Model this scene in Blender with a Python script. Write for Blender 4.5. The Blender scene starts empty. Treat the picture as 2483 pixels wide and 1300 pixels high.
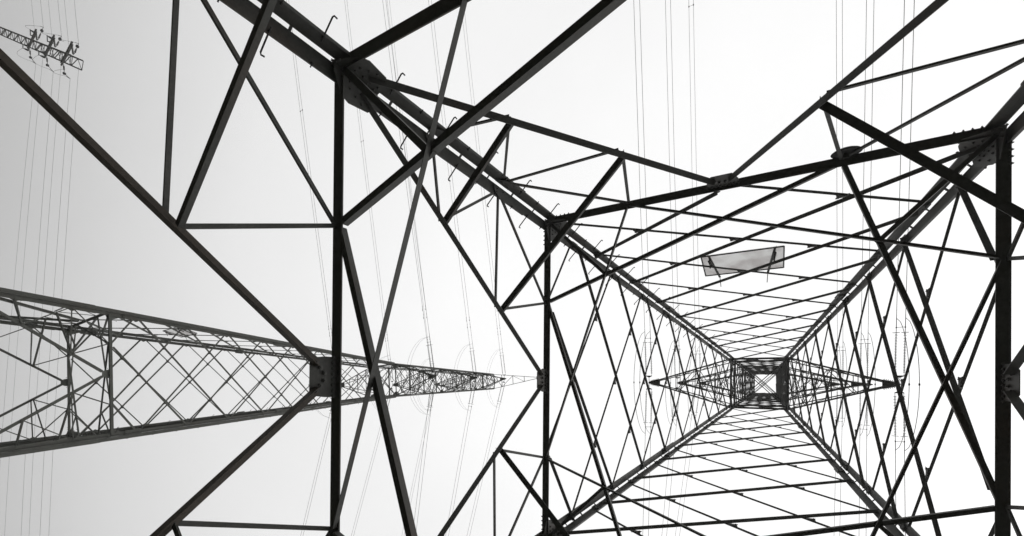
import bpy, math, random
from mathutils import Vector, Matrix
random.seed(7)
sc = bpy.context.scene
COL = sc.collection
S = 8.0            # metres per layout unit (the camera is the origin of the layout, 0.2 units above the grass)
G = 0.2

def W(p):
    return Vector((p[0]*S, p[1]*S, (p[2]+G)*S))

# ------------------------------------------------------------------ materials
def new_mat(name):
    m = bpy.data.materials.new(name); m.use_nodes = True
    nt = m.node_tree; b = nt.nodes['Principled BSDF']
    return m, nt, b

def steel(name, c0, c1, rust, rough=0.6, metal=0.25, scale=1.0, streak=0.35):
    m, nt, b = new_mat(name)
    N = nt.nodes; L = nt.links
    tc = N.new('ShaderNodeTexCoord')
    n1 = N.new('ShaderNodeTexNoise'); n1.inputs['Scale'].default_value = 2.2*scale; n1.inputs['Detail'].default_value = 6
    n2 = N.new('ShaderNodeTexNoise'); n2.inputs['Scale'].default_value = 26*scale; n2.inputs['Detail'].default_value = 4
    n3 = N.new('ShaderNodeTexNoise'); n3.inputs['Scale'].default_value = 0.9*scale; n3.inputs['Detail'].default_value = 8
    for n in (n1, n2, n3): L.new(tc.outputs['Object'], n.inputs['Vector'])
    mix = N.new('ShaderNodeMix'); mix.data_type = 'RGBA'
    mix.inputs['A'].default_value = (*c0, 1); mix.inputs['B'].default_value = (*c1, 1)
    L.new(n1.outputs['Fac'], mix.inputs['Factor'])
    r = N.new('ShaderNodeMapRange'); r.inputs['From Min'].default_value = 0.52; r.inputs['From Max'].default_value = 0.72
    r.inputs['To Max'].default_value = streak
    L.new(n3.outputs['Fac'], r.inputs['Value'])
    mix2 = N.new('ShaderNodeMix'); mix2.data_type = 'RGBA'
    mix2.inputs['B'].default_value = (*rust, 1)
    L.new(r.outputs['Result'], mix2.inputs['Factor']); L.new(mix.outputs['Result'], mix2.inputs['A'])
    mul = N.new('ShaderNodeMix'); mul.data_type = 'RGBA'; mul.blend_type = 'MULTIPLY'; mul.inputs['Factor'].default_value = 0.5
    L.new(mix2.outputs['Result'], mul.inputs['A'])
    rr = N.new('ShaderNodeMapRange'); rr.inputs['From Min'].default_value = .3; rr.inputs['From Max'].default_value = .7; rr.inputs['To Min'].default_value = .45; rr.inputs['To Max'].default_value = 1.3
    L.new(n2.outputs['Fac'], rr.inputs['Value']); L.new(rr.outputs['Result'], mul.inputs['B'])
    L.new(mul.outputs['Result'], b.inputs['Base Color'])
    b.inputs['Metallic'].default_value = metal
    ro = N.new('ShaderNodeMapRange'); ro.inputs['To Min'].default_value = rough-.12; ro.inputs['To Max'].default_value = rough+.2
    L.new(n2.outputs['Fac'], ro.inputs['Value']); L.new(ro.outputs['Result'], b.inputs['Roughness'])
    bp = N.new('ShaderNodeBump'); bp.inputs['Strength'].default_value = .15; bp.inputs['Distance'].default_value = .01
    L.new(n2.outputs['Fac'], bp.inputs['Height']); L.new(bp.outputs['Normal'], b.inputs['Normal'])
    return m

M_STEEL = steel('weathered_steel', (.028,.028,.025), (.092,.092,.084), (.060,.030,.015), metal=.0, streak=.55)
M_STEEL2 = steel('haze_lightened_steel', (.045,.047,.040), (.105,.108,.092), (.06,.036,.022), metal=.0)  # far tower steel, base colour raised to stand in for part of the haze
M_BOLT = steel('bolt_steel', (.015,.015,.015), (.03,.03,.028), (.03,.016,.01), scale=3)
M_WIRE = steel('aluminium_wire', (.14,.14,.14), (.2,.2,.2), (.12,.12,.12), rough=.45, metal=.6)
M_INS = steel('insulator_rubber', (.04,.038,.038), (.07,.065,.065), (.05,.04,.03), rough=.5, metal=0)
M_CONC = steel('concrete', (.3,.29,.27), (.42,.41,.38), (.2,.19,.16), rough=.85, metal=0, scale=.6)
M_DISC = steel('dark_sign_metal', (.012,.012,.012), (.028,.028,.028), (.03,.02,.012), rough=.5)
M_RUST = steel('rust_stained_steel', (.040,.030,.022), (.085,.070,.055), (.085,.038,.015), metal=.0, streak=.7)

def sign_mat():
    m, nt, b = new_mat('translucent_sign_sheet')
    N = nt.nodes; L = nt.links
    tc = N.new('ShaderNodeTexCoord')
    n = N.new('ShaderNodeTexNoise'); n.inputs['Scale'].default_value = 1.9; n.inputs['Detail'].default_value = 5
    L.new(tc.outputs['Object'], n.inputs['Vector'])
    cr = N.new('ShaderNodeValToRGB')
    cr.color_ramp.elements[0].position = .35; cr.color_ramp.elements[0].color = (.66,.63,.625,1)
    cr.color_ramp.elements[1].position = .62; cr.color_ramp.elements[1].color = (.97,.97,.965,1)
    L.new(n.outputs['Fac'], cr.inputs['Fac'])
    L.new(cr.outputs['Color'], b.inputs['Base Color']); b.inputs['Roughness'].default_value = .6
    tr = N.new('ShaderNodeBsdfTranslucent'); L.new(cr.outputs['Color'], tr.inputs['Color'])
    mx = N.new('ShaderNodeMixShader'); mx.inputs['Fac'].default_value = .93
    out = N['Material Output']
    L.new(b.outputs['BSDF'], mx.inputs[1]); L.new(tr.outputs['BSDF'], mx.inputs[2]); tp = N.new('ShaderNodeBsdfTransparent'); m2 = N.new('ShaderNodeMixShader'); m2.inputs['Fac'].default_value = .25
    L.new(mx.outputs['Shader'], m2.inputs[1]); L.new(tp.outputs['BSDF'], m2.inputs[2]); L.new(m2.outputs['Shader'], out.inputs['Surface'])
    return m
M_SIGN = sign_mat()

def ground_mat():
    m, nt, b = new_mat('meadow_grass')
    N = nt.nodes; L = nt.links
    tc = N.new('ShaderNodeTexCoord')
    n = N.new('ShaderNodeTexNoise'); n.inputs['Scale'].default_value = .35; n.inputs['Detail'].default_value = 10
    n2 = N.new('ShaderNodeTexNoise'); n2.inputs['Scale'].default_value = 9; n2.inputs['Detail'].default_value = 8
    L.new(tc.outputs['Object'], n.inputs['Vector']); L.new(tc.outputs['Object'], n2.inputs['Vector'])
    cr = N.new('ShaderNodeValToRGB')
    cr.color_ramp.elements[0].position = .3; cr.color_ramp.elements[0].color = (.016,.022,.009,1)
    cr.color_ramp.elements[1].position = .7; cr.color_ramp.elements[1].color = (.045,.042,.022,1)
    L.new(n.outputs['Fac'], cr.inputs['Fac'])
    mx = N.new('ShaderNodeMix'); mx.data_type = 'RGBA'; mx.blend_type = 'MULTIPLY'; mx.inputs['Factor'].default_value = .6
    L.new(cr.outputs['Color'], mx.inputs['A']); L.new(n2.outputs['Color'], mx.inputs['B'])
    L.new(mx.outputs['Result'], b.inputs['Base Color']); b.inputs['Roughness'].default_value = .95
    bp = N.new('ShaderNodeBump'); bp.inputs['Distance'].default_value = .08; L.new(n2.outputs['Fac'], bp.inputs['Height'])
    L.new(bp.outputs['Normal'], b.inputs['Normal'])
    return m
M_GROUND = ground_mat()

# ------------------------------------------------------------------ object helpers
def tag(o, label=None, cat=None, group=None, kind=None):
    if label: o['label'] = label
    if cat: o['category'] = cat
    if group: o['group'] = group
    if kind: o['kind'] = kind
    return o

def empty(name, loc):
    o = bpy.data.objects.new(name, None); COL.objects.link(o); o.location = loc
    o.empty_display_size = .5
    return o

def root_loc(o):
    l = Vector((0,0,0))
    while o is not None:
        l += o.location; o = o.parent
    return l

class MB:
    """collects shapes given in layout units"""
    def __init__(s): s.v = []; s.f = []; s.smooth = []
    def add(s, vs, fs, smooth=False):
        b = len(s.v); s.v += [Vector(v) for v in vs]
        for f in fs: s.f.append([i+b for i in f]); s.smooth.append(smooth)
    def prism(s, P0, P1, e, n, prof):
        P0 = Vector(P0); P1 = Vector(P1); k = len(prof)
        vs = [P + e*a + n*b for P in (P0, P1) for a, b in prof]
        fs = [(i, (i+1) % k, k+(i+1) % k, k+i) for i in range(k)]
        fs.append(tuple(range(k-1, -1, -1))); fs.append(tuple(range(k, 2*k)))
        s.add(vs, fs)
    def angle(s, P0, P1, n, a, b=None, t=None, flip=1, heel=None):
        """rolled angle bar: one leg lies square to n, the other stands along n"""
        P0 = Vector(P0); P1 = Vector(P1); d = (P1-P0).normalized()
        n = Vector(n); n = (n - d*n.dot(d)).normalized(); e = d.cross(n)*flip
        b = a if b is None else b
        t = max(a*.1, .0008) if t is None else t
        h = a/2 if heel is None else heel
        s.prism(P0, P1, e, n, [(h, 0), (h, b), (h-t, b), (h-t, t), (h-a, t), (h-a, 0)])
    def box(s, P0, P1, n, w, h):
        P0 = Vector(P0); P1 = Vector(P1); d = (P1-P0).normalized()
        n = Vector(n); n = (n - d*n.dot(d)).normalized(); e = d.cross(n)
        s.prism(P0, P1, e, n, [(w/2, h/2), (-w/2, h/2), (-w/2, -h/2), (w/2, -h/2)])
    def plate(s, pts, n, t):
        pts = [Vector(p) for p in pts]; n = Vector(n).normalized(); k = len(pts)
        vs = pts + [p + n*t for p in pts]
        fs = [tuple(range(k-1, -1, -1)), tuple(range(k, 2*k))] + [(i, (i+1) % k, k+(i+1) % k, k+i) for i in range(k)]
        s.add(vs, fs)
    def tube(s, pts, r, k=6, smooth=True):
        pts = [Vector(p) for p in pts]; rs = r if isinstance(r, (list, tuple)) else [r]*len(pts)
        n = len(pts); vs = []; up = None
        for i, p in enumerate(pts):
            d = (pts[min(i+1, n-1)]-pts[max(i-1, 0)]).normalized()
            if up is None: up = Vector((0,0,1)) if abs(d.z) < .9 else Vector((1,0,0))
            a = (up - d*up.dot(d)).normalized(); up = a; b = d.cross(a)
            for j in range(k):
                t = 2*math.pi*j/k
                vs.append(p + (a*math.cos(t)+b*math.sin(t))*rs[i])
        fs = []
        for i in range(n-1):
            for j in range(k):
                fs.append((i*k+j, i*k+(j+1) % k, (i+1)*k+(j+1) % k, (i+1)*k+j))
        s.add(vs, fs, smooth)
        s.add(vs[:k], [tuple(range(k-1, -1, -1))]); s.add(vs[-k:], [tuple(range(k))])
    def bolt(s, P, n, r=.0022, h=.0026):
        P = Vector(P); n = Vector(n).normalized()
        s.tube([P, P+n*h*.6, P+n*h*.6, P+n*h], [r, r, r*.5, r*.5], 6, False)
    def torus(s, c, axis, R, r, K=20, k=5):
        c = Vector(c); axis = Vector(axis).normalized()
        a = axis.orthogonal().normalized(); b = axis.cross(a); vs = []
        for i in range(K):
            t = 2*math.pi*i/K; rad = a*math.cos(t)+b*math.sin(t)
            for j in range(k):
                u = 2*math.pi*j/k
                vs.append(c + rad*(R+r*math.cos(u)) + axis*(r*math.sin(u)))
        fs = [(i*k+j, ((i+1) % K)*k+j, ((i+1) % K)*k+(j+1) % k, i*k+(j+1) % k) for i in range(K) for j in range(k)]
        s.add(vs, fs, True)
    def build(s, name, mat, parent=None, local=False):
        me = bpy.data.meshes.new(name)
        off = root_loc(parent) if parent is not None else None
        if local: vs = [v*S for v in s.v]
        else:
            vs = [W(v) for v in s.v]
            if off is None:
                off = vs[0].copy() if vs else Vector((0,0,0))
            vs = [v-off for v in vs]
        me.from_pydata([tuple(v) for v in vs], [], s.f)
        me.polygons.foreach_set('use_smooth', s.smooth)
        me.materials.append(mat); me.update()
        o = bpy.data.objects.new(name, me); COL.objects.link(o)
        if parent is not None: o.parent = parent
        elif not local: o.location = off
        return o

# ------------------------------------------------------------------ lattice tower
W0 = .8114*(4.3717-3.105)/3.3717
WAIST = 3.105; TOP = 4.90
ARMS = [(3.09, .652), (3.80, .597), (4.47, .535)]
KEYS = {'A': (-1,-1), 'B': (1,-1), 'C': (-1,1), 'D': (1,1)}
FACES = {'AB': ('A','B',(0,-1)), 'BD': ('B','D',(1,0)), 'DC': ('D','C',(0,1)), 'CA': ('C','A',(-1,0))}

class Tower:
    def __init__(s, cx, cy, psi, dz, slope, base, H1, H2, xab, xbd, mat, label, cat, steps):
        s.cx, s.cy, s.dz, s.slope, s.mat = cx, cy, dz, slope, mat
        s.c, s.s = math.cos(psi), math.sin(psi)
        s.base, s.H1, s.H2, s.xab, s.xbd = base, H1, H2, xab, xbd
        s.root = empty('transmission_tower', W(s.L((0,0,base))) - Vector((0,0,0)))
        s.root.location.z = 0
        tag(s.root, label, cat, 'lattice transmission towers')
        s.counts = {}; s.k = 1.0 if slope > .2 else .92; s.gk = 1.0 if slope > .2 else .7
        s.steps = steps
        s.make()
    def half(s, z):
        if z <= WAIST: return (W0 + s.slope*(WAIST-z))/2
        return W0/2 - .0330*(z-WAIST)
    def R(s, v): return Vector((s.c*v[0]-s.s*v[1], s.s*v[0]+s.c*v[1], v[2]))
    def L(s, P): return Vector((s.cx+s.c*P[0]-s.s*P[1], s.cy+s.s*P[0]+s.c*P[1], P[2]+s.dz))
    def corner(s, k, z):
        h = s.half(z); a = KEYS[k]; return s.L((a[0]*h, a[1]*h, z))
    def fp(s, face, lat, z):
        """point on a face: lat -1..1 from first leg to second"""
        a, b, n = FACES[face]; h = s.half(z); A = KEYS[a]; B = KEYS[b]
        x = (A[0]*(1-lat)+B[0]*(1+lat))/2*h; y = (A[1]*(1-lat)+B[1]*(1+lat))/2*h
        return s.L((x, y, z))
    def fpd(s, face, d, z):
        """point on a face: d layout units inward from the first leg (d<0: from the second leg)"""
        h = s.half(z)
        return s.fp(face, -1+d/h if d >= 0 else 1+d/h, z)
    def inn(s, face):
        n = FACES[face][2]; return s.R((-n[0], -n[1], .0)).normalized()
    def part(s, name, mb, mat=None, parent=None):
        return mb.build(name, mat or s.mat, parent or s.root)
    def bar(s, name, P0, P1, n, a, off=0, b=None, flip=1, parent=None):
        m = MB(); n = Vector(n); P0 = P0+n*off; P1 = P1+n*off
        m.angle(P0, P1, n, a, b, flip=flip)
        c = s.counts.setdefault(name, [])
        if parent is None and len(c) >= 96:
            s.extra = getattr(s, 'extra', {}); s.extra.setdefault(name, MB()).angle(P0, P1, n, a, b, flip=flip); return None
        c.append(1)
        return s.part(name, m, parent=parent)

    def make(s):
        s.legs(); 
        s.kpanel(s.base, s.H1, [.03,.232], [.04,.229], .37, .675, big=1.0)
        s.kpanel(s.H1, s.H2, [.62,.81], [.64,.81], .37, .67, big=1.0)
        s.frame(s.H1, .0172*s.k, .0105*s.k, True); s.frame(s.H2, .0145*s.k, .0080*s.k, True)
        s.xbrace(); s.upper(); s.arms()
        for k, m in getattr(s, 'extra', {}).items():
            tag(s.part(k, m), kind='stuff')
    # ---- four main legs, each two angle bars set corner to corner with a slit between them
    def legs(s):
        for k in 'ABCD':
            sx, sy = KEYS[k]
            u = s.R((-sx, 0, 0)); v = s.R((0, -sy, 0))
            m = MB()
            segs = [(s.base-.0, .9, .0255, .0020), (.9, 2.0, .0230, .0021), (2.0, WAIST, .0197, .0022), (WAIST, TOP, .0115, .0016)]
            for z0, z1, b, g in segs:
                if s.slope < .2: b *= .80; g *= .55
                t = b*.11
                P0 = s.corner(k, z0); P1 = s.corner(k, z1)
                for (p, q) in ((u, v), (v, u)):
                    # heel at +g along p, -g along q ; legs run along +p and -q
                    hs = [(g, -g), (g+b, -g), (g+b, -g-t), (g+t, -g-t), (g+t, -g-b), (g, -g-b)]
                    m.prism(P0, P1, p, q, hs)
            # battens bridging the slit
            z = s.base+.06; i = 0
            while z < WAIST-.03:
                g = .0027 if z < .9 else .0026 if z < 2 else .0025
                P = s.corner(k, z); d = (s.corner(k, z+.01)-P).normalized()
                w = (u-v).normalized(); ln = .0018 if i % 2 else .0036
                m.box(P-d*ln/2+(u+v)*-.0005, P+d*ln/2+(u+v)*-.0005, u+v, g*3.6, .0025)
                z += (.083 if z < 2 else .075)*1.0; i += 1
            leg = s.part('leg', m)
            # splice plates with bolts
            for zs, ln, b in ((1.89, .05, .0215), (2.61, .035, .0185), (.9, .0, 0) if s.slope > .2 else (1.045, .07, .0185)):
                if ln == 0: continue
                sp = MB()
                for p, q in ((u, v), (v, u)):
                    P0 = s.corner(k, zs-ln/2)+q*.0006; P1 = s.corner(k, zs+ln/2)+q*.0006
                    t = .0016
                    sp.prism(P0, P1, p, q, [(.004, -.0020), (.004+b, -.0020), (.004+b, t), (.004, t)])
                    sp.prism(P0, P1, p, q, [(.0035, -.0081), (.0045+b, -.0081), (.0045+b, -.0062), (.0035, -.0062)])
                    for i in range(5):
                        for j in (0.25, .75):
                            c = P0.lerp(P1, (i+.5)/5)+p*(.004+b*j)+q*t
                            sp.bolt(c, q, .0018, .0024)
                            c = P0.lerp(P1, (i+.5)/5)+p*(.004+b*j)-q*.0081
                            sp.bolt(c, -q, .0022, .0028)
                s.part('splice_plate', sp, parent=leg)
            ft = MB(); P = s.corner(k, s.base)
            ft.box(P+Vector((0,0,-.06)), P+Vector((0,0,.03)), (1,0,0), .11, .11)
            f = s.part('footing', ft, M_CONC)
            if k in s.steps:
                z = .156 if s.slope > .2 else .45; i = 0
                o = (v-u).normalized()      # sideways, square to the leg
                while z < 2.95:
                    for (sgn, p) in ((-1, u), (1, v)):
                        b = MB()
                        P = s.corner(k, z)
                        d = (s.corner(k, z+.01)-P).normalized()
                        q = P+p*.021+(u+v)*.001
                        w = o*sgn
                        if (i % 2 == 0) == (sgn == -1):
                            b.tube([q-w*.003, q+w*.0320, q+w*.0345+d*.0014, q+w*.0340+d*.0060], .00125, 6)
                            b.tube([q+w*.002, q+w*.0045], .0022, 6, False)
                        else:
                            q = P+p*.026
                            b.tube([q-w*.001, q+w*.003], .0020, 6, False)
                            b.tube([q+w*.003, q+w*.007], .0010, 6, False)
                        if z < 2.4 or i % 2 == 0:
                            s.part('step_bolt', b, M_BOLT, leg)
                    z += .0583; i += 1
    # ---- K panel between two levels
    def kpanel(s, z0, z1, zl, zn, t1, t2, big):
        for f, (a, b, nn) in FACES.items():
            n = s.inn(f)
            mid = s.fp(f, 0, z1-.009)
            for sd in (-1, 1):
                foot = s.fp(f, sd, z0+.004)
                kb = s.bar('knee_brace', foot.lerp(mid, .055), foot.lerp(mid, .965), n, .0125, .002, flip=sd)
                if z0 < 0 and s.slope > .2: kb.data.materials[0] = M_RUST
                q = s.fp(f, .485*sd, z1)
                N = []
                for zz in zn:
                    t = (zz-(z0+.004))/((z1-.009)-(z0+.004)); N.append(foot.lerp(mid, t))
                L0 = s.fpd(f, .011*-sd, zl[0]); L1 = s.fpd(f, .011*-sd, zl[1])
                for A, B, w in ((L0, N[0], .0052), (L1, N[0], .0052), (L1, N[1].lerp(foot, .015), .0056), (L1, q, .0062), (N[1], q, .0062)):
                    s.bar('secondary_brace', A, B, -n, w*s.k, .002, b=w*s.k*.6, flip=-sd)
                for zz in zl:
                    gp = MB()
                    def q2(d, z_): return s.fpd(f, d*-sd, z_)
                    gp.plate([P_+n*.0012 for P_ in (q2(.006, zz-.022), q2(.022, zz-.016), q2(.030, zz), q2(.022, zz+.016), q2(.006, zz+.022))], n, .001)
                    for bz in (-.010, .010): gp.bolt(q2(.013, zz+bz)+n*.0022, n, .0018, .0024)
                    s.part('node_plate', gp)
                if sd == -1: s.nodes = getattr(s, 'nodes', {}); s.nodes[(f, z0, -1)] = N
                else: s.nodes[(f, z0, 1)] = N
        # horizontal ties cutting each corner
        pairs = [('AB', -1, 'CA', 1), ('AB', 1, 'BD', -1), ('BD', 1, 'DC', -1), ('DC', 1, 'CA', -1)]
        for f, sf, g, sg in pairs:
            for i in (0, 1):
                A = s.nodes[(f, z0, sf)][i]; B = s.nodes[(g, z0, sg)][i]
                o = (s.inn(f)+s.inn(g))*.004
                s.bar('corner_tie', A.lerp(B, .012)+o, A.lerp(B, .988)+o, (0,0,1), .0125 if z0 > 0 else .0095, 0, b=.006, flip=1)
    # ---- horizontal frame with star shaped plan bracing
    def frame(s, z, a, p, star):
        for f, (ka, kb, nn) in FACES.items():
            n = s.inn(f)
            A = s.fp(f, -1, z); B = s.fp(f, 1, z)
            m = MB(); m.angle(A.lerp(B, .018)+n*.003, A.lerp(B, .982)+n*.003, (0,0,1), a*1.2, a*.9, t=.0022, heel=a*.76, flip=1)
            beam = s.part('horizontal_beam', m)
            # mid gusset below the beam
            g = MB(); h = s.half(z)
            if z == s.H1: w1, w2, dp = .030, .027, .041
            else: w1, w2, dp = .029*s.gk, .019*s.gk, .042*s.gk
            pts = [s.fp(f, x/h, zz) + n*.0008 for x, zz in ((-w1, z+.004), (w1, z+.004), (w1, z-dp*.45), (w2, z-dp), (-w2, z-dp), (-w1, z-dp*.45))]
            g.plate(pts, n, .0012)
            for sd in (-1, 1):
                for i in range(3):
                    x = sd*(.0055+i*.0078)*min(1, s.gk+.1); zz = z-(.0200+i*.0062)*min(1, s.gk+.1)
                    g.bolt(s.fp(f, x/h, zz)+n*.0032, n, .0030*s.gk, .0036)
                for i in range(4):
                    g.bolt(s.fp(f, sd*(.004+i*.0085)/h, z-.006)+n*.002, n, .0026*s.gk, .0034)
            s.part('gusset_plate', g, parent=beam)
            # corner gussets
            for sd in (-1, 1):
                g = MB(); e = sd
                def q(d, zz): return s.fpd(f, d if e < 0 else -d, zz)
                hh = (1.0 if z == s.H1 else 1.0)*(1 if s.gk == 1 else .8)
                if z == s.H1: pts = [q(.004, z-.016*hh), q(.046*hh, z-.002*hh), q(.053*hh, z+.012), q(.047*hh, z+.046*hh), q(.026*hh, z+.060*hh), q(.004, z+.064*hh)]
                else: pts = [q(.004, z-.020*hh), q(.050*hh, z-.004*hh), q(.047*hh, z+.018*hh), q(.034*hh, z+.045*hh), q(.020*hh, z+.072*hh), q(.004, z+.078*hh)]
                g.plate([P+n*.0052 for P in pts], n, .0013)
                for i in range(6):
                    for j in (0, 1):
                        g.bolt(q(.010+j*.009, z-.012+i*.0130)+n*.0065, n, .0021, .0034)
                for i in range(3):
                    g.bolt(q(.030+i*.006, z+.014+i*.010)+n*.0065, n, .0020, .0032)
                    g.bolt(q(.030+i*.011, z+.002)+n*.0065, n, .0022, .0032)
                for i in range(4 if z == s.H2 else 0):   # outside bolt ends standing proud of the beam
                    g.bolt(q(.026+i*.011, z-.001)-n*.005, -n, .0021, .0050)
                s.part('gusset_plate', g, parent=beam)
        if not star: return
        up = Vector((0,0,1)); k = .49
        order = ['AB', 'BD', 'DC', 'CA']
        for i, f in enumerate(order):
            g = order[(i+1) % 4]
            # point near the first leg of f to the far point of the previous face, and around
            cen = s.L((0,0,z)); k2 = .405 if z == s.H1 and g == 'AB' and s.slope > .2 else k
            A, B = s.fp(f, -k, z), s.fp(g, -k, z); n_ = Vector((0,0,-1)); e_ = (B-A).normalized().cross(n_)
            s.bar('plan_brace', A.lerp(B, .01), A.lerp(B, .99), n_, p*.8, -.001, b=p*.85, flip=1 if e_.dot(cen-A) > 0 else -1)
            A, B = s.fp(f, k, z), s.fp(g, k2, z)
            s.bar('plan_brace', A.lerp(B, .012), A.lerp(B, .99), up, p, .001, flip=-1)
            ck = FACES[f][0]; C = s.corner(ck, z); ctr = s.L((0,0,z)); X = C.lerp(ctr, .39)
            s.bar('plan_brace', C.lerp(X, .05), X, up, p*.95, .001, flip=1)
    # ---- double lattice between the upper frame and the waist
    def xbrace(s):
        segs_ = {}
        for f in FACES:
            nodes = list(s.xab if f in ('AB', 'DC') else s.xbd)
            n = s.inn(f)
            if f in ('AB', 'DC'):
                # chain: lower ends on the beam (mid), the beam ends, then leg nodes
                lo = [('mid',), ('leg', s.H2)] + [('leg', z) for z in nodes]
                hi = [('leg', z) for z in nodes]
            else:
                lo = [('q', -1), ('q', 1)] + [('leg', z) for z in nodes]
                hi = [('leg', z) for z in nodes]
            seq = hi
            for d in (1, -1):       # d=1: high end on the first leg (inner, heavier); d=-1: high end on the second leg
                for i in range(len(hi)+1):
                    zt = hi[i][1] if i < len(hi) else WAIST-.01
                    l = lo[i]
                    hs = -d
                    P1 = s.fp(f, hs, zt)
                    if i == len(hi): P1 = s.fp(f, hs*.98, zt)
                    if l[0] == 'mid': P0 = s.fp(f, 0, s.H2+.006)
                    elif l[0] == 'leg': P0 = s.fp(f, -hs, l[1]+(.02 if l[1] == s.H2 else 0))
                    else:
                        # cut by the beam at its quarter points
                        P0 = s.fp(f, (.47 if i else -.47)*(-1 if hs > 0 else 1)*1, s.H2+.006)
                    sc_ = max(.62, 1-.16*(zt-1.0))
                    inner = d == 1
                    segs_.setdefault((f, d), []).append((P0, P1))
                    s.bar('diagonal_brace', P0.lerp(P1, .025), P0.lerp(P1, .975), n, (.0105 if inner == (s.slope > .2) else .0075)*sc_*s.k, .0035 if inner else -.0075, flip=1 if inner else -1, b=(.0100 if inner else .0060)*sc_*s.k)
        # small plates where the two sets of braces cross
        cnt = 0; rest = MB(); todo = []
        for f in FACES:
            n = s.inn(f)
            for A0, A1 in segs_[(f, 1)]:
                for B0, B1 in segs_[(f, -1)]:
                    u = (A1-A0).normalized(); v = (B1-B0).normalized(); w_ = B0-A0
                    uv = u.dot(v); den = 1-uv*uv
                    if den < 1e-4: continue
                    ta = (w_.dot(u)-w_.dot(v)*uv)/den; tb = (w_.dot(u)*uv-w_.dot(v))/den
                    if .04 < ta < (A1-A0).length-.04 and .04 < tb < (B1-B0).length-.04:
                        todo.append((A0+u*ta, u, v, n))
        todo.sort(key=lambda t: t[0].z)
        for P, u, v, n in todo:
            if P.z > 2.6: continue
            if u.z < 0: u = -u
            if v.z < 0: v = -v
            k = max(.5, 1-.25*(P.z-1))
            g = MB(); a_ = .015*k
            P = P-n*.0030
            g.plate([P+u*a_, P+(u+v)*a_*.38, P+v*a_, P+(v-u)*a_*.42, P-u*a_, P-(u+v)*a_*.38, P-v*a_, P+(u-v)*a_*.42], n, .001)
            for e_ in (u, -u): g.bolt(P+e_*.0085*k+n*.0010, n, .0014*k, .002)
            cnt += 1
            if cnt <= 96: s.part('crossing_plate', g)
            else:
                rest.v and None
                b0 = len(rest.v); rest.v += g.v; rest.f += [[i+b0 for i in ff] for ff in g.f]; rest.smooth += g.smooth
        if rest.v: tag(s.part('crossing_plate', rest), kind='stuff')
        # node plates on the legs
        for f in FACES:
            n = s.inn(f)
            for z in (s.xab if f in ('AB', 'DC') else s.xbd)[:6]:
                for sd in (-1, 1):
                    g = MB()
                    def q(d, zz): return s.fpd(f, d if sd < 0 else -d, zz)
                    k = max(.6, 1-.25*(z-1))
                    g.plate([P+n*.0024 for P in (q(.005, z-.014*k), q(.024*k, z-.011*k), q(.030*k, z), q(.024*k, z+.011*k), q(.005, z+.014*k))], n, .001)
                    for j in (-1, 1):
                        g.bolt(q(.012, z+j*.007*k)+n*.0034, n, .0017*k, .0022)
                        g.bolt(q(.022*k, z+j*.003*k)+n*.0034, n, .0017*k, .0022)
                    s.part('node_plate', g)
    # ---- narrow body above the waist
    def upper(s):
        lv = [WAIST, 3.30, 3.80, 4.00, 4.47, 4.64, TOP]
        for z in lv:
            big = .0115 if z == WAIST else .0098
            for f in FACES:
                n = s.inn(f); A = s.fp(f, -1, z); B = s.fp(f, 1, z)
                m = MB(); m.angle(A+n*.002, B+n*.002, (0,0,1), big, big, t=.0014, heel=big*.2, flip=-1); s.part('ring_beam', m)
            if z in (WAIST, 3.80, 4.47):
                up = Vector((0,0,1))
                s.bar('plan_tie', s.corner('A', z), s.corner('D', z), up, .0048, .0)
                s.bar('plan_tie', s.corner('B', z), s.corner('C', z), up, .0048, .0055)
        # corner gussets at the waist
        for f in FACES:
            n = s.inn(f)
            for z, k in ((WAIST, 1.0), (3.80, .7), (4.47, .6)):
                for sd in (-1, 1):
                    g = MB()
                    def q(d, zz): return s.fpd(f, d if sd < 0 else -d, zz)
                    g.plate([P+n*.003 for P in (q(.002, z-.05*k), q(.022*k, z-.04*k), q(.042*k, z-.006), q(.042*k, z+.02*k), q(.02*k, z+.05*k), q(.002, z+.05*k))], n, .001)
                    for i in range(4): g.bolt(q(.010*k, z-.03*k+i*.02*k)+n*.004, n, .0018, .0024)
                    s.part('node_plate', g)
        for z0, z1, nseg in ((WAIST, 3.80, 5), (3.80, 4.47, 6), (4.47, TOP, 4)):
            zs = [z0+(z1-z0)*i/nseg for i in range(nseg+1)]
            for f in FACES:
                n = s.inn(f)
                for d in (1, -1):
                    for i in range(-1, nseg):
                        za = zs[max(i, 0)]; zb = zs[min(i+2, nseg)]
                        la = 1 if i >= 0 else 0; lb = -1 if i+2 <= nseg else 0
                        P0 = s.fp(f, la*d, za); P1 = s.fp(f, lb*d, zb)
                        s.bar('lattice_bar', P0, P1, n, .0050*s.k, .002 if d > 0 else -.004, flip=d)
    # ---- cross arms
    def arm(s, z, Ln, sx, top, rise, name='crossarm', thin=1.0):
        hb = s.half(z); ht = s.half(top)
        tip = s.L((sx*Ln, 0, z-.012)); tipt = s.L((sx*(Ln-.012), 0, z+.016))
        m = MB(); up = Vector((0,0,1))
        B = [s.L((sx*hb, sy*hb, z)) for sy in (-1, 1)]
        T = [s.L((sx*ht, sy*ht, top)) for sy in (-1, 1)]
        for i in (0, 1):
            m.angle(B[i], B[i].lerp(tip, .97), up, .0092*thin, flip=1 if i else -1)
            m.angle(T[i], T[i].lerp(tipt, .97), up, .0062*thin, flip=1 if i else -1)
        arm = s.part(name, m)
        st = [.18, .42, .66]
        def pt(Q, q, t): return Q.lerp(q, t)
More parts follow.
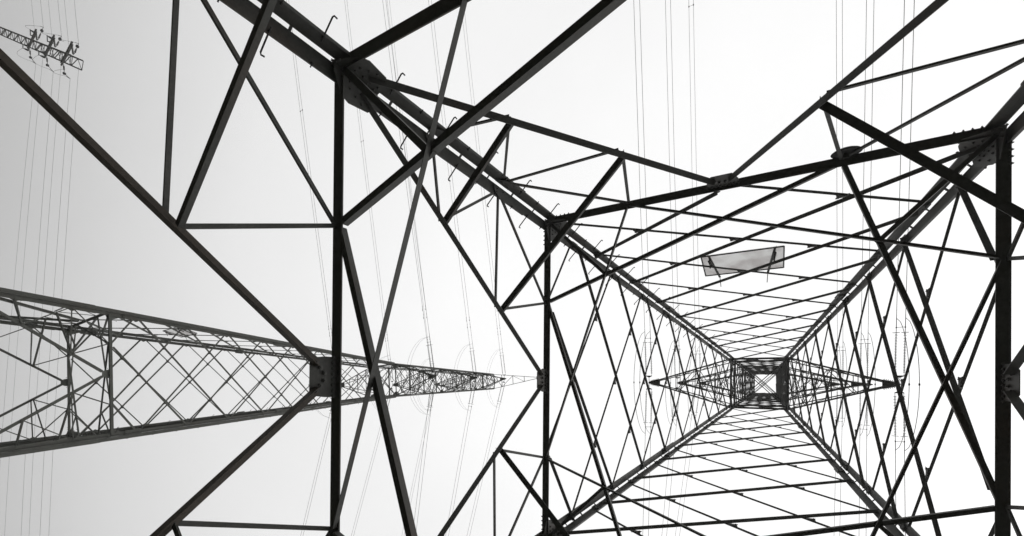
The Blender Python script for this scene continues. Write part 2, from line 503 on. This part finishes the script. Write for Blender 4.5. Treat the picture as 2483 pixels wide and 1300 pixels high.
        for j, t in enumerate(st):
            for Q, tp, w in ((B, tip, .0042), (T, tipt, .0042)):
                mm = MB(); mm.angle(pt(Q[0], tp, t), pt(Q[1], tp, t), up, w*thin); s.part('lacing_bar', mm, parent=arm)
            for i in (0, 1):
                mm = MB(); mm.angle(pt(B[i], tip, t), pt(T[i], tipt, t), s.R((0, 1, 0)), .004*thin); s.part('lacing_bar', mm, parent=arm)
                t0 = st[j-1] if j else 0
                mm = MB(); mm.angle(pt(B[i], tip, t0), pt(T[i], tipt, t), s.R((0, 1, 0)), .004*thin); s.part('lacing_bar', mm, parent=arm)
            t0 = st[j-1] if j else 0
            for Q, tp in ((B, tip), (T, tipt)):
                a, b = (0, 1) if j % 2 == 0 else (1, 0)
                mm = MB(); mm.angle(pt(Q[a], tp, t0), pt(Q[b], tp, t), up, .004*thin); s.part('lacing_bar', mm, parent=arm)
        # tip plates
        g = MB(); 
        w = hb*.115
        for zz, t_ in ((z-.013, .0014), (z+.013, .0014)):
            g.plate([s.L((sx*(Ln+.010), -.004, zz)), s.L((sx*(Ln+.010), .004, zz)), s.L((sx*(Ln-.012), w*.8, zz)), s.L((sx*(Ln-.062), w*1.45, zz)), s.L((sx*(Ln-.062), -w*1.45, zz)), s.L((sx*(Ln-.012), -w*.8, zz))], up, t_)
        for i in range(7):
            x = Ln-.058+i*.0085; ww = w*1.45*(1-.55*i/7)
            for sy in (-1, 1): g.box(s.L((sx*x, sy*ww, z-.014)), s.L((sx*x, sy*(ww+.004), z-.014)), up, .0035, .003)
        s.part('tip_plate', g, parent=arm)
        return arm
    def arms(s):
        for (z, Ln), top in zip(ARMS, (3.30, 4.00, 4.64)):
            for sx in (-1, 1): s.arm(z, Ln, sx, top, .2)
        for sx in (-1, 1): s.arm(TOP-.01, .80, sx, TOP+.0, .1, name='earth_wire_arm', thin=.62)
        # short peak ridge joining the earth wire arms
        m = MB()
        for k in 'ABCD': m.angle(s.corner(k, TOP), s.L((0,0,TOP+.16)), (0,0,1), .006)
        s.part('peak', m)

CX, CY = -.0974, -.0058
xab = [1.25, 1.51, 1.762, 2.00, 2.235, 2.458, 2.66, 2.855]
xbd = [1.135, 1.39, 1.642, 1.886, 2.122, 2.346, 2.57, 2.785, 2.97]
T1 = Tower(CX, CY, 0.0, 0.0, .8114/3.3717, -.20, .43, 1.0, xab, xbd, M_STEEL,
           'near dark steel lattice tower seen from inside its four legs, filling the picture', 'pylon', 'A')
xab2 = [1.19, 1.43, 1.67, 1.90, 2.13, 2.35, 2.57, 2.79, 2.96]
xbd2 = [1.068, 1.308, 1.546, 1.787, 2.018, 2.24, 2.46, 2.68, 2.88]
T2 = Tower(-3.2783, -.0008, -.0753, -.0882, .1605, -.112, .43, .9516, xab2, xbd2, M_STEEL2,
           'hazy grey lattice tower standing beyond the left side of the near tower', 'pylon', 'D')

# ------------------------------------------------------------------ signs on the towers
def plate_sign(T, zc, lab):
    h = T.half(zc); n = -T.inn('AB')
    root = empty('sign_board', W(T.fp('AB', .03, zc)+n*.03))
    tag(root, lab, 'sign board', 'sign boards on the towers')
    o = n*.028; m = MB(); w = .1075; z0, z1 = zc-.054, zc+.050
    c = .03*h
    def q(x, z, d=0): return T.fp('AB', (x+c/2)/T.half(z), z)+o+n*(d-(z-z0)*.22)
    m.plate([q(-w, z0), q(w, z0), q(w*.985, z1), q(-w*.985, z1)], n, .0022)
    m.build('panel', M_SIGN, root)
    f = MB()
    for a, b in (((-w, z0), (w, z0)), ((-w, z1), (w, z1)), ((-w, z0), (-w, z1)), ((w, z0), (w, z1))):
        f.box(q(*a, d=-.001), q(*b, d=-.001), n, .0035, .003)
    f.build('frame', M_STEEL, root)
    for sd in (-1, 1):
        b = MB()
        b.angle(q(sd*w*.80, z0-.004, -.004), q(sd*w*.62, z1+.012, -.004), n, .0065, flip=sd)
        b.box(q(sd*w*.80, z0+.006, -.012), q(sd*w*.76, z0+.040, -.012), n, .007, .004)
        b.tube([q(sd*w*.80, z0+.010, -.004), q(sd*w*.78, z0+.016, -.030)], .0016)
        b.tube([q(sd*w*.62, z1+.008, -.004), q(sd*w*.60, z1+.02, -.030)], .0012)
        b.build('bracket', M_STEEL, root)
plate_sign(T1, 1.492, 'pale rectangular board bolted outside the near tower below its upper rungs')
plate_sign(T2, 1.40, 'small pale board on the far face of the hazy left tower')

def disc_sign():
    f = 'AB'; n = (-T1.inn(f)+Vector((0,0,-.08))).normalized(); zc = .992
    C = T1.fp(f, .500, zc)+n*.010
    root = empty('round_disc', W(C)); tag(root, 'dark round domed disc fixed to the upper beam near the right gusset', 'disc')
    m = MB(); e = Vector((1,0,0)); up = n.cross(e).normalized(); K = 28; rings = [(0, .0060), (.010, .0055), (.019, .0042), (.0255, .0018), (.0275, 0), (.0275, -.0015), (.0255, -.0015), (0, -.0015)]
    vs = []; fs = []
    for r, d in rings:
        for i in range(K):
            t = 2*math.pi*i/K; vs.append(C+n*d+(e*math.cos(t)+up*math.sin(t))*max(r*.82, .0002))
    for j in range(len(rings)-1):
        for i in range(K): fs.append((j*K+i, j*K+(i+1) % K, (j+1)*K+(i+1) % K, (j+1)*K+i))
    m.add(vs, fs, True); m.build('dish', M_DISC, root)
    b = MB(); b.torus(C-n*.0010, n, .0226, .0012, 28, 6); b.build('rim', M_BOLT, root)
    b = MB(); b.box(C-n*.002, C-n*.010, up, .008, .006); b.build('bracket', M_STEEL, root)
disc_sign()

# ------------------------------------------------------------------ insulator assemblies, conductors, jumpers
def proto_string():
    """local frame: x sideways, y along the wire"""
    root = empty('insulator_string', (0,0,0))
    X = Vector((1,0,0)); Y = Vector((0,1,0)); Z = Vector((0,0,1)); sp = .0182
    m = MB()
    for i in range(5):
        y = .003+i*.0075; m.torus((0, y, 0), X if i % 2 else Z, .0036, .0009, 10, 5)
    m.build('shackle_chain', M_BOLT, root, local=True)
    m = MB(); m.plate([Vector((-.004,.036,-.0006)), Vector((.004,.036,-.0006)), Vector((sp+.002,.044,-.0006)), Vector((sp+.002,.048,-.0006)), Vector((-sp-.002,.048,-.0006)), Vector((-sp-.002,.044,-.0006))], Z, .0014)
    m.build('yoke_plate', M_BOLT, root, local=True)
    for sx in (-1, 1):
        m = MB(); pts = []; rs = []
        y0, y1 = .062, .272; n = 26
        pts += [Vector((sx*sp, .046, 0)), Vector((sx*sp, y0, 0))]; rs += [.0012, .0012]
        for i in range(n):
            y = y0+(y1-y0)*(i+.2)/n; dy = (y1-y0)/n; R = .0082 if i % 2 == 0 else .0062
            pts += [Vector((sx*sp, y, 0)), Vector((sx*sp, y+dy*.25, 0)), Vector((sx*sp, y+dy*.5, 0)), Vector((sx*sp, y+dy*.7, 0))]
            rs += [.0014, R, .0016, .0014]
        pts.append(Vector((sx*sp, .305, 0))); rs.append(.0015)
        m.tube(pts, rs, 8); m.build('insulator', M_INS, root, local=True)
        m = MB(); m.torus((sx*sp, .276, 0), Y, .0150, .0010, 20, 5)
        m.box((sx*sp-.015, .276, 0), (sx*sp+.015, .276, 0), Z, .0016, .0012); m.build('corona_ring', M_BOLT, root, local=True)
        m = MB(); m.tube([Vector((sx*sp, .300, 0)), Vector((sx*sp, .306, 0)), Vector((sx*sp, .306, 0)), Vector((sx*sp, .368, 0))], [.0032, .0032, .0018, .0015], 6)
        m.build('dead_end_clamp', M_BOLT, root, local=True)
    m = MB(); m.box((-sp, .304, 0), (sp, .304, 0), Z, .0022, .0016); m.build('spacer_bar', M_BOLT, root, local=True)
    return root

def copy_tree(o, parent=None):
    c = o.copy(); COL.objects.link(c); c.parent = parent
    for ch in list(o.children): copy_tree(ch, c)
    return c

PROTO = proto_string(); used = [False]
def wire_dir(al, m, side): return Vector((math.sin(al), side*math.cos(al), -m)).normalized()

def conductor(P0, d0, al, m, side, label, group, damper, ln=20.0, spacer=None, r=.0014):
    mb = MB(); pts = []
    h = Vector((math.sin(al), side*math.cos(al), 0))
    n = 26
    for i in range(n+1):
        t = ln*(i/n)**1.5; pts.append(P0+h*t+Vector((0,0,-m*t+.0025*t*t)))
    mb.tube(pts, r, 5)
    o = mb.build('power_line', M_WIRE); tag(o, label, 'power line', group)
    if damper:
        for t in damper:
            c = P0+h*t+Vector((0,0,-m*t-.003))
            b = MB(); b.tube([c-h*.016, c+h*.016], .0006, 4)
            for e in (-1, 1): b.tube([c+h*(.016*e-.005), c+h*(.016*e+.005)], .0024, 6)
            b.tube([c, c+Vector((0,0,.004))], .0008, 4)
            b.build('vibration_damper', M_BOLT, o)
    return o

def dress(T, tower_name, where, ups, dns, m_up, m_dn, damp):
    """twin insulator strings, twin conductors both ways and twin jumpers at each arm tip"""
    lev = ['lowest', 'middle', 'highest']
    jumps = []
    for i in range(6):
        z, Ln = ARMS[i % 3]; sx = -1 if i < 3 else 1
        side_name = 'left' if sx < 0 else 'right'
        tip = T.L((sx*(Ln+.004), 0, z-.016))
        ends = {}
        for side, al, mm, dn in ((-1, ups[i], m_up, 'top'), (1, dns[i], m_dn, 'bottom')):
            d = wire_dir(al, mm, side)
            r = PROTO if not used[0] else copy_tree(PROTO); used[0] = True
            Yd = d; Xd = Vector((0,0,1)).cross(Yd).normalized()*-1; Zd = Xd.cross(Yd)
            Mx = Matrix((Xd, Yd, Zd)).transposed().to_4x4(); Mx.translation = W(tip)
            r.matrix_world = Mx
            tag(r, 'twin insulator string pulling to the picture %s from %s %s arm of %s' % (dn, lev[i % 3], side_name, tower_name), 'insulator', 'insulator strings on the %s' % tower_name)
            for sp, nm in ((-.0182, 'a'), (.0182, 'b')):
                P0 = tip + Xd*sp + Yd*.366
                io = 'outer' if (Xd*sp).x*sx > 0 else 'inner'
                cw = conductor(P0, d, al, mm, side, '%s wire from the %s %s arm of the %s to the picture %s' % (io, lev[i % 3], side_name, tower_name, dn), 'power lines of the %s' % tower_name, damp if side == -1 else None)
                if side == -1 and io == 'outer' and (T, i) in ((T1, 2), (T2, 0), (T2, 1)):
                    t_ = 2.89 if T is T1 else 2.45
                    c = P0+Vector((math.sin(al), -math.cos(al), 0))*t_+Vector((0,0,-mm*t_+.0025*t_*t_)); c2 = c-Xd*sp*2; sb = MB()
                    sb.tube([c, c2], .0010, 5)
                    for e_ in (c, c2): sb.tube([e_+Vector((0,-.005,0)), e_+Vector((0,.005,0))], .0042, 8)
                    sb.build('spacer', M_BOLT, bpy.data.objects[cw.name])
                ends[(side, io)] = tip + Xd*sp + Yd*.352
        for io in ('outer', 'inner'):
            A = ends[(-1, io)]; B = ends[(1, io)]; mb = MB(); pts = []
            sag = .27 if T is T1 else .25
            for k in range(25):
                t = k/24; P = A.lerp(B, t); s_ = 1-(2*t-1)**2; s_ = s_**.62
                P = P + Vector((0, 0, -sag*s_)); pts.append(P)
            mb.tube(pts, .0015 if T is T1 else .0009, 5)
            o = mb.build('jumper_wire', M_WIRE)
            tag(o, '%s jumper loop hanging under the %s %s arm tip of the %s' % (io, lev[i % 3], side_name, tower_name), 'jumper wire', 'jumper loops on the %s' % tower_name)
            c = pts[12]; w = MB(); w.tube([c+Vector((0,-.006,0)), c+Vector((0,-.004,0)), c+Vector((0,.004,0)), c+Vector((0,.006,0))], [.0015,.0036,.0036,.0015], 8); w.build('weight', M_BOLT, o)
dress(T1, 'near tower', '', [-.0048,-.0047,-.0038,-.0086,-.0086,-.0194], [.012,-.0555,-.1042,-.0114,-.0184,-.0258], .144, .12, None)
dress(T2, 'hazy left tower', '', [-.0847,-.0797,-.0842,-.0939,-.0858,-.0805], [-.2173,-.248,-.1744,-.06,-.1362,-.1977], .108, .10, (.17, .24))

# ------------------------------------------------------------------ gantry arm at the far left
GH = 1.6
def gantry():
    d = Vector((-9.915+6.53, -5.163+3.432, 0)).normalized(); tip = Vector((-6.53, -3.432, GH))
    p = Vector((-d.y, d.x, 0)); up = Vector((0,0,1)); Lg = 5.6; hw = .048; hh = .048
    base = tip+d*(Lg+.2)
    root = empty('gantry_tower', W((base.x, base.y, -G)))
    tag(root, 'distant lattice gantry arm reaching in at the upper left corner', 'gantry')
    arm = MB()
    ch = [(p*a+up*b) for a in (-hw, hw) for b in (-hh, hh)]
    for c in ch: arm.angle(tip+c, tip+d*Lg+c, up, .0125, flip=1)
    a = arm.build('beam', M_STEEL, root)
    n = 28; st = Lg/n
    def lb(A, B, nn, w=.0062):
        m = MB(); m.angle(A, B, nn, w); return m
    bars = []
    for i in range(n):
        P = tip+d*i*st; Q = tip+d*(i+1)*st
        s1 = 1 if i % 2 else -1
        bars.append((P-p*hw*s1-up*hh, Q+p*hw*s1-up*hh, up)); bars.append((P+p*hw*s1+up*hh, Q-p*hw*s1+up*hh, up))
        for s2 in (-1, 1): bars.append((P+p*hw*s2-up*hh*s1, Q+p*hw*s2+up*hh*s1, p))
        if i % 2 == 0:
            bars.append((P-p*hw-up*hh, P+p*hw-up*hh, up)); bars.append((P-p*hw+up*hh, P+p*hw+up*hh, up))
    rest = MB()
    for i, b in enumerate(bars):
        if i < 98: lb(*b).build('lattice_bar', M_STEEL, root)
        else: rest.angle(b[0], b[1], b[2], .0062)
    tag(rest.build('lattice_bar', M_STEEL, root), kind='stuff')
    # supporting column beyond the frame
    col = MB(); b = base; cw = .085
    for sx in (-1, 1):
        for sy in (-1, 1):
            col.angle(Vector((b.x+sx*.16, b.y+sy*.16, -G)), Vector((b.x+sx*cw, b.y+sy*cw, GH+.1)), (0,1,0), .016)
    zs = [-G+i*(GH+.3)/12 for i in range(13)]
    for i in range(12):
        k0 = .16-(.075)*(i/12); k1 = .16-.075*((i+1)/12)
        for (ax, ay), (bx, by) in (((-1,-1),(1,-1)), ((1,-1),(1,1)), ((1,1),(-1,1)), ((-1,1),(-1,-1))):
            A, B = ((ax,ay),(bx,by)) if i % 2 else ((bx,by),(ax,ay))
            col.angle(Vector((b.x+A[0]*k0, b.y+A[1]*k0, zs[i])), Vector((b.x+B[0]*k1, b.y+B[1]*k1, zs[i+1])), (0,0,1) if False else Vector((ax+bx, ay+by, 0)), .008)
    col.build('column', M_STEEL, root)
    # three stations: cross rail, post insulators, tension strings and droppers
    stations = [Vector((-7.879,-4.124,GH)), Vector((-7.174,-3.767,GH)), Vector((-6.560,-3.450,GH))]
    ord_ = ['left', 'middle', 'right']
    V = lambda x, y, z=0: Vector((x, y, z))
    UPS = [(.127,-.200,-.1856), (.127,-.161,-.1701), (.094,-.164,-.1574)]
    DNS = [(-.168,.144,-.1329), (-.161,.143,-.0606), (-.167,.124,-.0449)]
    TUP = [(-.221,-.228,-.1808), (-.208,-.227,-.1636), (-.199,-.173,-.1563)]
    TDN = [(.141,.126,-.1077), (.138,.128,-.0563), (.111,.092,-.0381)]
    for k, Sx in enumerate(stations):
        m = MB(); r0, r1 = Sx+V(.165,-.083,-.07), Sx+V(-.157,-.004,-.07)
        e = (r1-r0).normalized(); q_ = Vector((-e.y, e.x, 0))
        for o_ in (-.016, .016): m.box(r0-e*.02+q_*o_, r1+e*.02+q_*o_, up, .010, .014)
        for t in (.05, .3, .55, .8): m.box(r0.lerp(r1, t)-q_*.03, r0.lerp(r1, t)+q_*.03, up, .010, .010)
        m.box(r0, r0+V(.05,.125,0), up, .013, .012); m.box(r1, r1+V(.03,.01,0), up, .02, .012)
        m.build('cross_rail', M_STEEL, root)
        for side in (-1, 1):
            if side < 0: a_, ball, end, hook = V(.212,.030), V(.163,-.135), V(UPS[k][0],UPS[k][1]), V(UPS[k][0]-.075,UPS[k][1]-.035)
            else: a_, ball, end, hook = V(-.135,.012), V(-.150,.103), V(DNS[k][0],DNS[k][1]), V(DNS[k][0]-.095,DNS[k][1]-.055)
            A0 = Sx+a_-up*.06; B0 = Sx+ball-up*.05; E0 = Sx+end-up*.0; H0 = Sx+hook-up*.01
            if side < 0: B0 = A0.lerp(E0, .72)
            dd = (B0-A0).normalized(); Lb = (B0-A0).length
            rr = empty('insulator_string', W(A0))
            tag(rr, 'short insulator string with ball on the %s side of the %s gantry station' % ('upper' if side < 0 else 'lower', ord_[k]), 'insulator', 'insulator strings on the gantry')
            m = MB(); m.tube([A0, A0+dd*Lb*.2, A0+dd*Lb*.2, A0+dd*Lb*.62, A0+dd*Lb*.62, B0], [.003,.003,.0075,.0065,.0028,.0028], 8); m.build('insulator', M_INS, rr)
            m = MB(); m.tube([B0-dd*.012, B0-dd*.010, B0+dd*.010, B0+dd*.012], [.003,.014,.014,.003], 10); m.build('ball_fitting', M_BOLT, rr)
            m = MB(); m.tube([B0, E0, H0], .0028, 5); m.build('hook', M_BOLT, rr)
            al = UPS[k][2] if side < 0 else DNS[k][2]
            conductor(E0, None, al, .04, side, 'thin wire from the %s gantry station running to the picture %s' % (ord_[k], 'top' if side < 0 else 'bottom'), 'wires on the gantry', None, ln=16, r=.0012)
            if k == 2 and side > 0: T_ = Sx+V(-.30,-.02,-.02)
            elif side < 0: T_ = Sx+V(-.14,-.24,-.06)
            else: T_ = Sx+V(-.46,-.13,-.06)
            J = MB(); pts = []
            for i in range(17):
                t_ = i/16; P = H0.lerp(T_, t_)+Vector((-.10*math.sin(math.pi*t_)*(1 if side > 0 else .5), 0, -.07*math.sin(math.pi*t_))); pts.append(P)
            J.tube(pts, .0014, 5); jo = J.build('jumper_wire', M_WIRE)
            tag(jo, 'fine loop of wire at the %s end of the %s gantry station, upper left' % ('upper' if side < 0 else 'lower', ord_[k]), 'jumper wire', 'jumper loops on the gantry')
            x, y, al = TUP[k] if side < 0 else TDN[k]
            conductor(Sx+V(x, y), None, al, .04, side, 'thin wire passing beside the %s gantry station, running to the picture %s' % (ord_[k], 'top' if side < 0 else 'bottom'), 'wires on the gantry', None, ln=16, r=.0011)
        if k < 2:
            for side, rows in ((-1, (((.08,-.107), (-.132,-.229)), ((.10,-.048), (-.12,-.162)))), (1, (((-.176,-.037), (-.456,-.178)), ((-.156,.023), (-.454,-.128))))):
                ends = []
                for j, (a_, b_) in enumerate(rows):
                    A0 = Sx+V(*a_)-up*.06; B0 = Sx+V(*b_)-up*.06; ends.append(B0); P = A0.lerp
                    m = MB(); m.tube([A0, P(B0,.25), P(B0,.27), P(B0,.68), P(B0,.70), B0], [.0035,.0035,.012,.009,.0035,.0035], 8)
                    o = m.build('post_insulator', M_INS)
                    tag(o, '%s post insulator on the %s side of the %s gantry station, upper left' % ('upper' if j == 0 else 'lower', 'upper' if side < 0 else 'lower', ord_[k]), 'insulator', 'post insulators on the gantry')
                m = MB(); m.tube([ends[0].lerp(ends[1], -.15), ends[0].lerp(ends[1], 1.1)], .0045, 6); m.build('bus_bar', M_BOLT, root)
gantry()

# ------------------------------------------------------------------ ground
def ground():
    me = bpy.data.meshes.new('ground'); n = 60; R = 1500.0; vs = []; fs = []
    def g(i): 
        t = (i/n)*2-1; return math.copysign(abs(t)**3, t)*R
    for i in range(n+1):
        for j in range(n+1):
            x, y = g(i), g(j); rr = math.hypot(x, y)
            vs.append((x, y, 0 if rr < 12 else -.25*abs(math.sin(x*.03)*math.cos(y*.027))))
    for i in range(n):
        for j in range(n): fs.append((i*(n+1)+j, (i+1)*(n+1)+j, (i+1)*(n+1)+j+1, i*(n+1)+j+1))
    me.from_pydata(vs, [], fs); me.materials.append(M_GROUND)
    o = bpy.data.objects.new('ground', me); COL.objects.link(o); o['kind'] = 'structure'
ground()

# ------------------------------------------------------------------ haze
DENS = .0011
def haze():
    m = bpy.data.materials.new('pale_mist'); m.use_nodes = True; nt = m.node_tree
    nt.nodes.remove(nt.nodes['Principled BSDF'])
    v = nt.nodes.new('ShaderNodeVolumePrincipled'); v.inputs['Density'].default_value = DENS
    v.inputs['Color'].default_value = (.93,.93,.93,1); v.inputs['Anisotropy'].default_value = .2
    nt.links.new(v.outputs['Volume'], nt.nodes['Material Output'].inputs['Volume'])
    me = bpy.data.meshes.new('haze'); a = 1510; z0, z1 = -1.3, 46.0
    vs = [(x, y, z) for x in (-a, a) for y in (-a, a) for z in (z0, z1)]
    me.from_pydata(vs, [], [(0,1,3,2), (4,6,7,5), (0,4,5,1), (2,3,7,6), (0,2,6,4), (1,5,7,3)]); me.materials.append(m)
    o = bpy.data.objects.new('haze', me); COL.objects.link(o); o['kind'] = 'stuff'
haze()

# ------------------------------------------------------------------ sky, sun
SUN_EL, SUN_AZ = 58.0, 75.0
w = bpy.data.worlds.new('World'); sc.world = w; w.use_nodes = True
nt = w.node_tree; bg = nt.nodes['Background']
sky = nt.nodes.new('ShaderNodeTexSky'); sky.sky_type = 'NISHITA'; sky.sun_disc = False
sky.sun_elevation = math.radians(SUN_EL); sky.sun_rotation = math.radians(SUN_AZ); sky.air_density = 1.5; sky.dust_density = 4
hs = nt.nodes.new('ShaderNodeHueSaturation'); hs.inputs['Saturation'].default_value = .0
nt.links.new(sky.outputs['Color'], hs.inputs['Color'])
tc = nt.nodes.new('ShaderNodeTexCoord'); sep = nt.nodes.new('ShaderNodeSeparateXYZ')
nt.links.new(tc.outputs['Generated'], sep.inputs['Vector'])
# overcast cloud cover: brightest overhead, a third of that at the horizon
cr = nt.nodes.new('ShaderNodeValToRGB'); cr.color_ramp.interpolation = 'B_SPLINE'
stops = [(0, 4.0), (.165, 6.1), (.28, 7.7), (.43, 9.3), (.70, 10.7), (.82, 11.1), (1, 11.8)]
els = cr.color_ramp.elements
while len(els) < len(stops): els.new(.5)
for e_, (p_, v_) in zip(els, stops): e_.position = p_; e_.color = (v_/12, v_/12, v_/12, 1)
mr = nt.nodes.new('ShaderNodeMath'); mr.operation = 'MULTIPLY'; mr.inputs[1].default_value = 12
nt.links.new(sep.outputs['Z'], cr.inputs['Fac']); nt.links.new(cr.outputs['Color'], mr.inputs[0])
cn = nt.nodes.new('ShaderNodeTexNoise'); cn.inputs['Scale'].default_value = 1.3; cn.inputs['Detail'].default_value = 5
nt.links.new(tc.outputs['Generated'], cn.inputs['Vector'])
cm = nt.nodes.new('ShaderNodeMapRange'); cm.inputs['From Min'].default_value = .3; cm.inputs['From Max'].default_value = .7; cm.inputs['To Min'].default_value = .95; cm.inputs['To Max'].default_value = 1.05
nt.links.new(cn.outputs['Fac'], cm.inputs['Value'])
mu = nt.nodes.new('ShaderNodeMath'); mu.operation = 'MULTIPLY'
nt.links.new(mr.outputs['Value'], mu.inputs[0]); nt.links.new(cm.outputs['Result'], mu.inputs[1])
mx = nt.nodes.new('ShaderNodeMix'); mx.data_type = 'RGBA'; mx.inputs['Factor'].default_value = .88
nt.links.new(hs.outputs['Color'], mx.inputs['A']); nt.links.new(mu.outputs['Value'], mx.inputs['B'])
nt.links.new(mx.outputs['Result'], bg.inputs['Color'])
bg.inputs['Strength'].default_value = .1
sl = bpy.data.lights.new('sun', 'SUN'); sl.energy = .6; sl.angle = math.radians(25); sl.color = (1, .98, .95)
so = bpy.data.objects.new('sun', sl); COL.objects.link(so)
az = math.radians(SUN_AZ); el = math.radians(SUN_EL)
sd = Vector((math.sin(az)*math.cos(el), math.cos(az)*math.cos(el), math.sin(el)))
so.rotation_euler = sd.to_track_quat('Z', 'Y').to_euler()

# ------------------------------------------------------------------ camera
f, cy_, t_, p_, yw = 1063.441, 921.863, .5435966, .00983887, -.0096804
ct, st = math.cos(t_), math.sin(t_)
r = Vector((ct, 0, st)); dn = Vector((0, 1, 0)); o = Vector((-st, 0, ct))
cp, sp_ = math.cos(p_), math.sin(p_)
d2 = dn*cp+o*sp_; o2 = dn*-sp_+o*cp
def yaw(v): c, s_ = math.cos(yw), math.sin(yw); return Vector((c*v.x-s_*v.y, s_*v.x+c*v.y, v.z))
r, d2, o2 = yaw(r), yaw(d2), yaw(o2)
cam = bpy.data.cameras.new('camera'); cam.sensor_width = 36; cam.lens = 36*f/2483; cam.sensor_fit = 'HORIZONTAL'
cam.shift_y = (cy_-650)/2483; cam.clip_end = 5000; cam.clip_start = .05
co = bpy.data.objects.new('camera', cam); COL.objects.link(co)
Mc = Matrix((r, -d2, -o2)).transposed().to_4x4(); Mc.translation = W((0,0,0)); co.matrix_world = Mc
sc.camera = co
sc.view_settings.view_transform = 'Standard'; sc.view_settings.look = 'None'; sc.view_settings.gamma = 1
sc.view_settings.exposure = 0.0
sc.cycles.use_denoising = True
sc.cycles.volume_bounces = 2
sc.cycles.max_bounces = 6
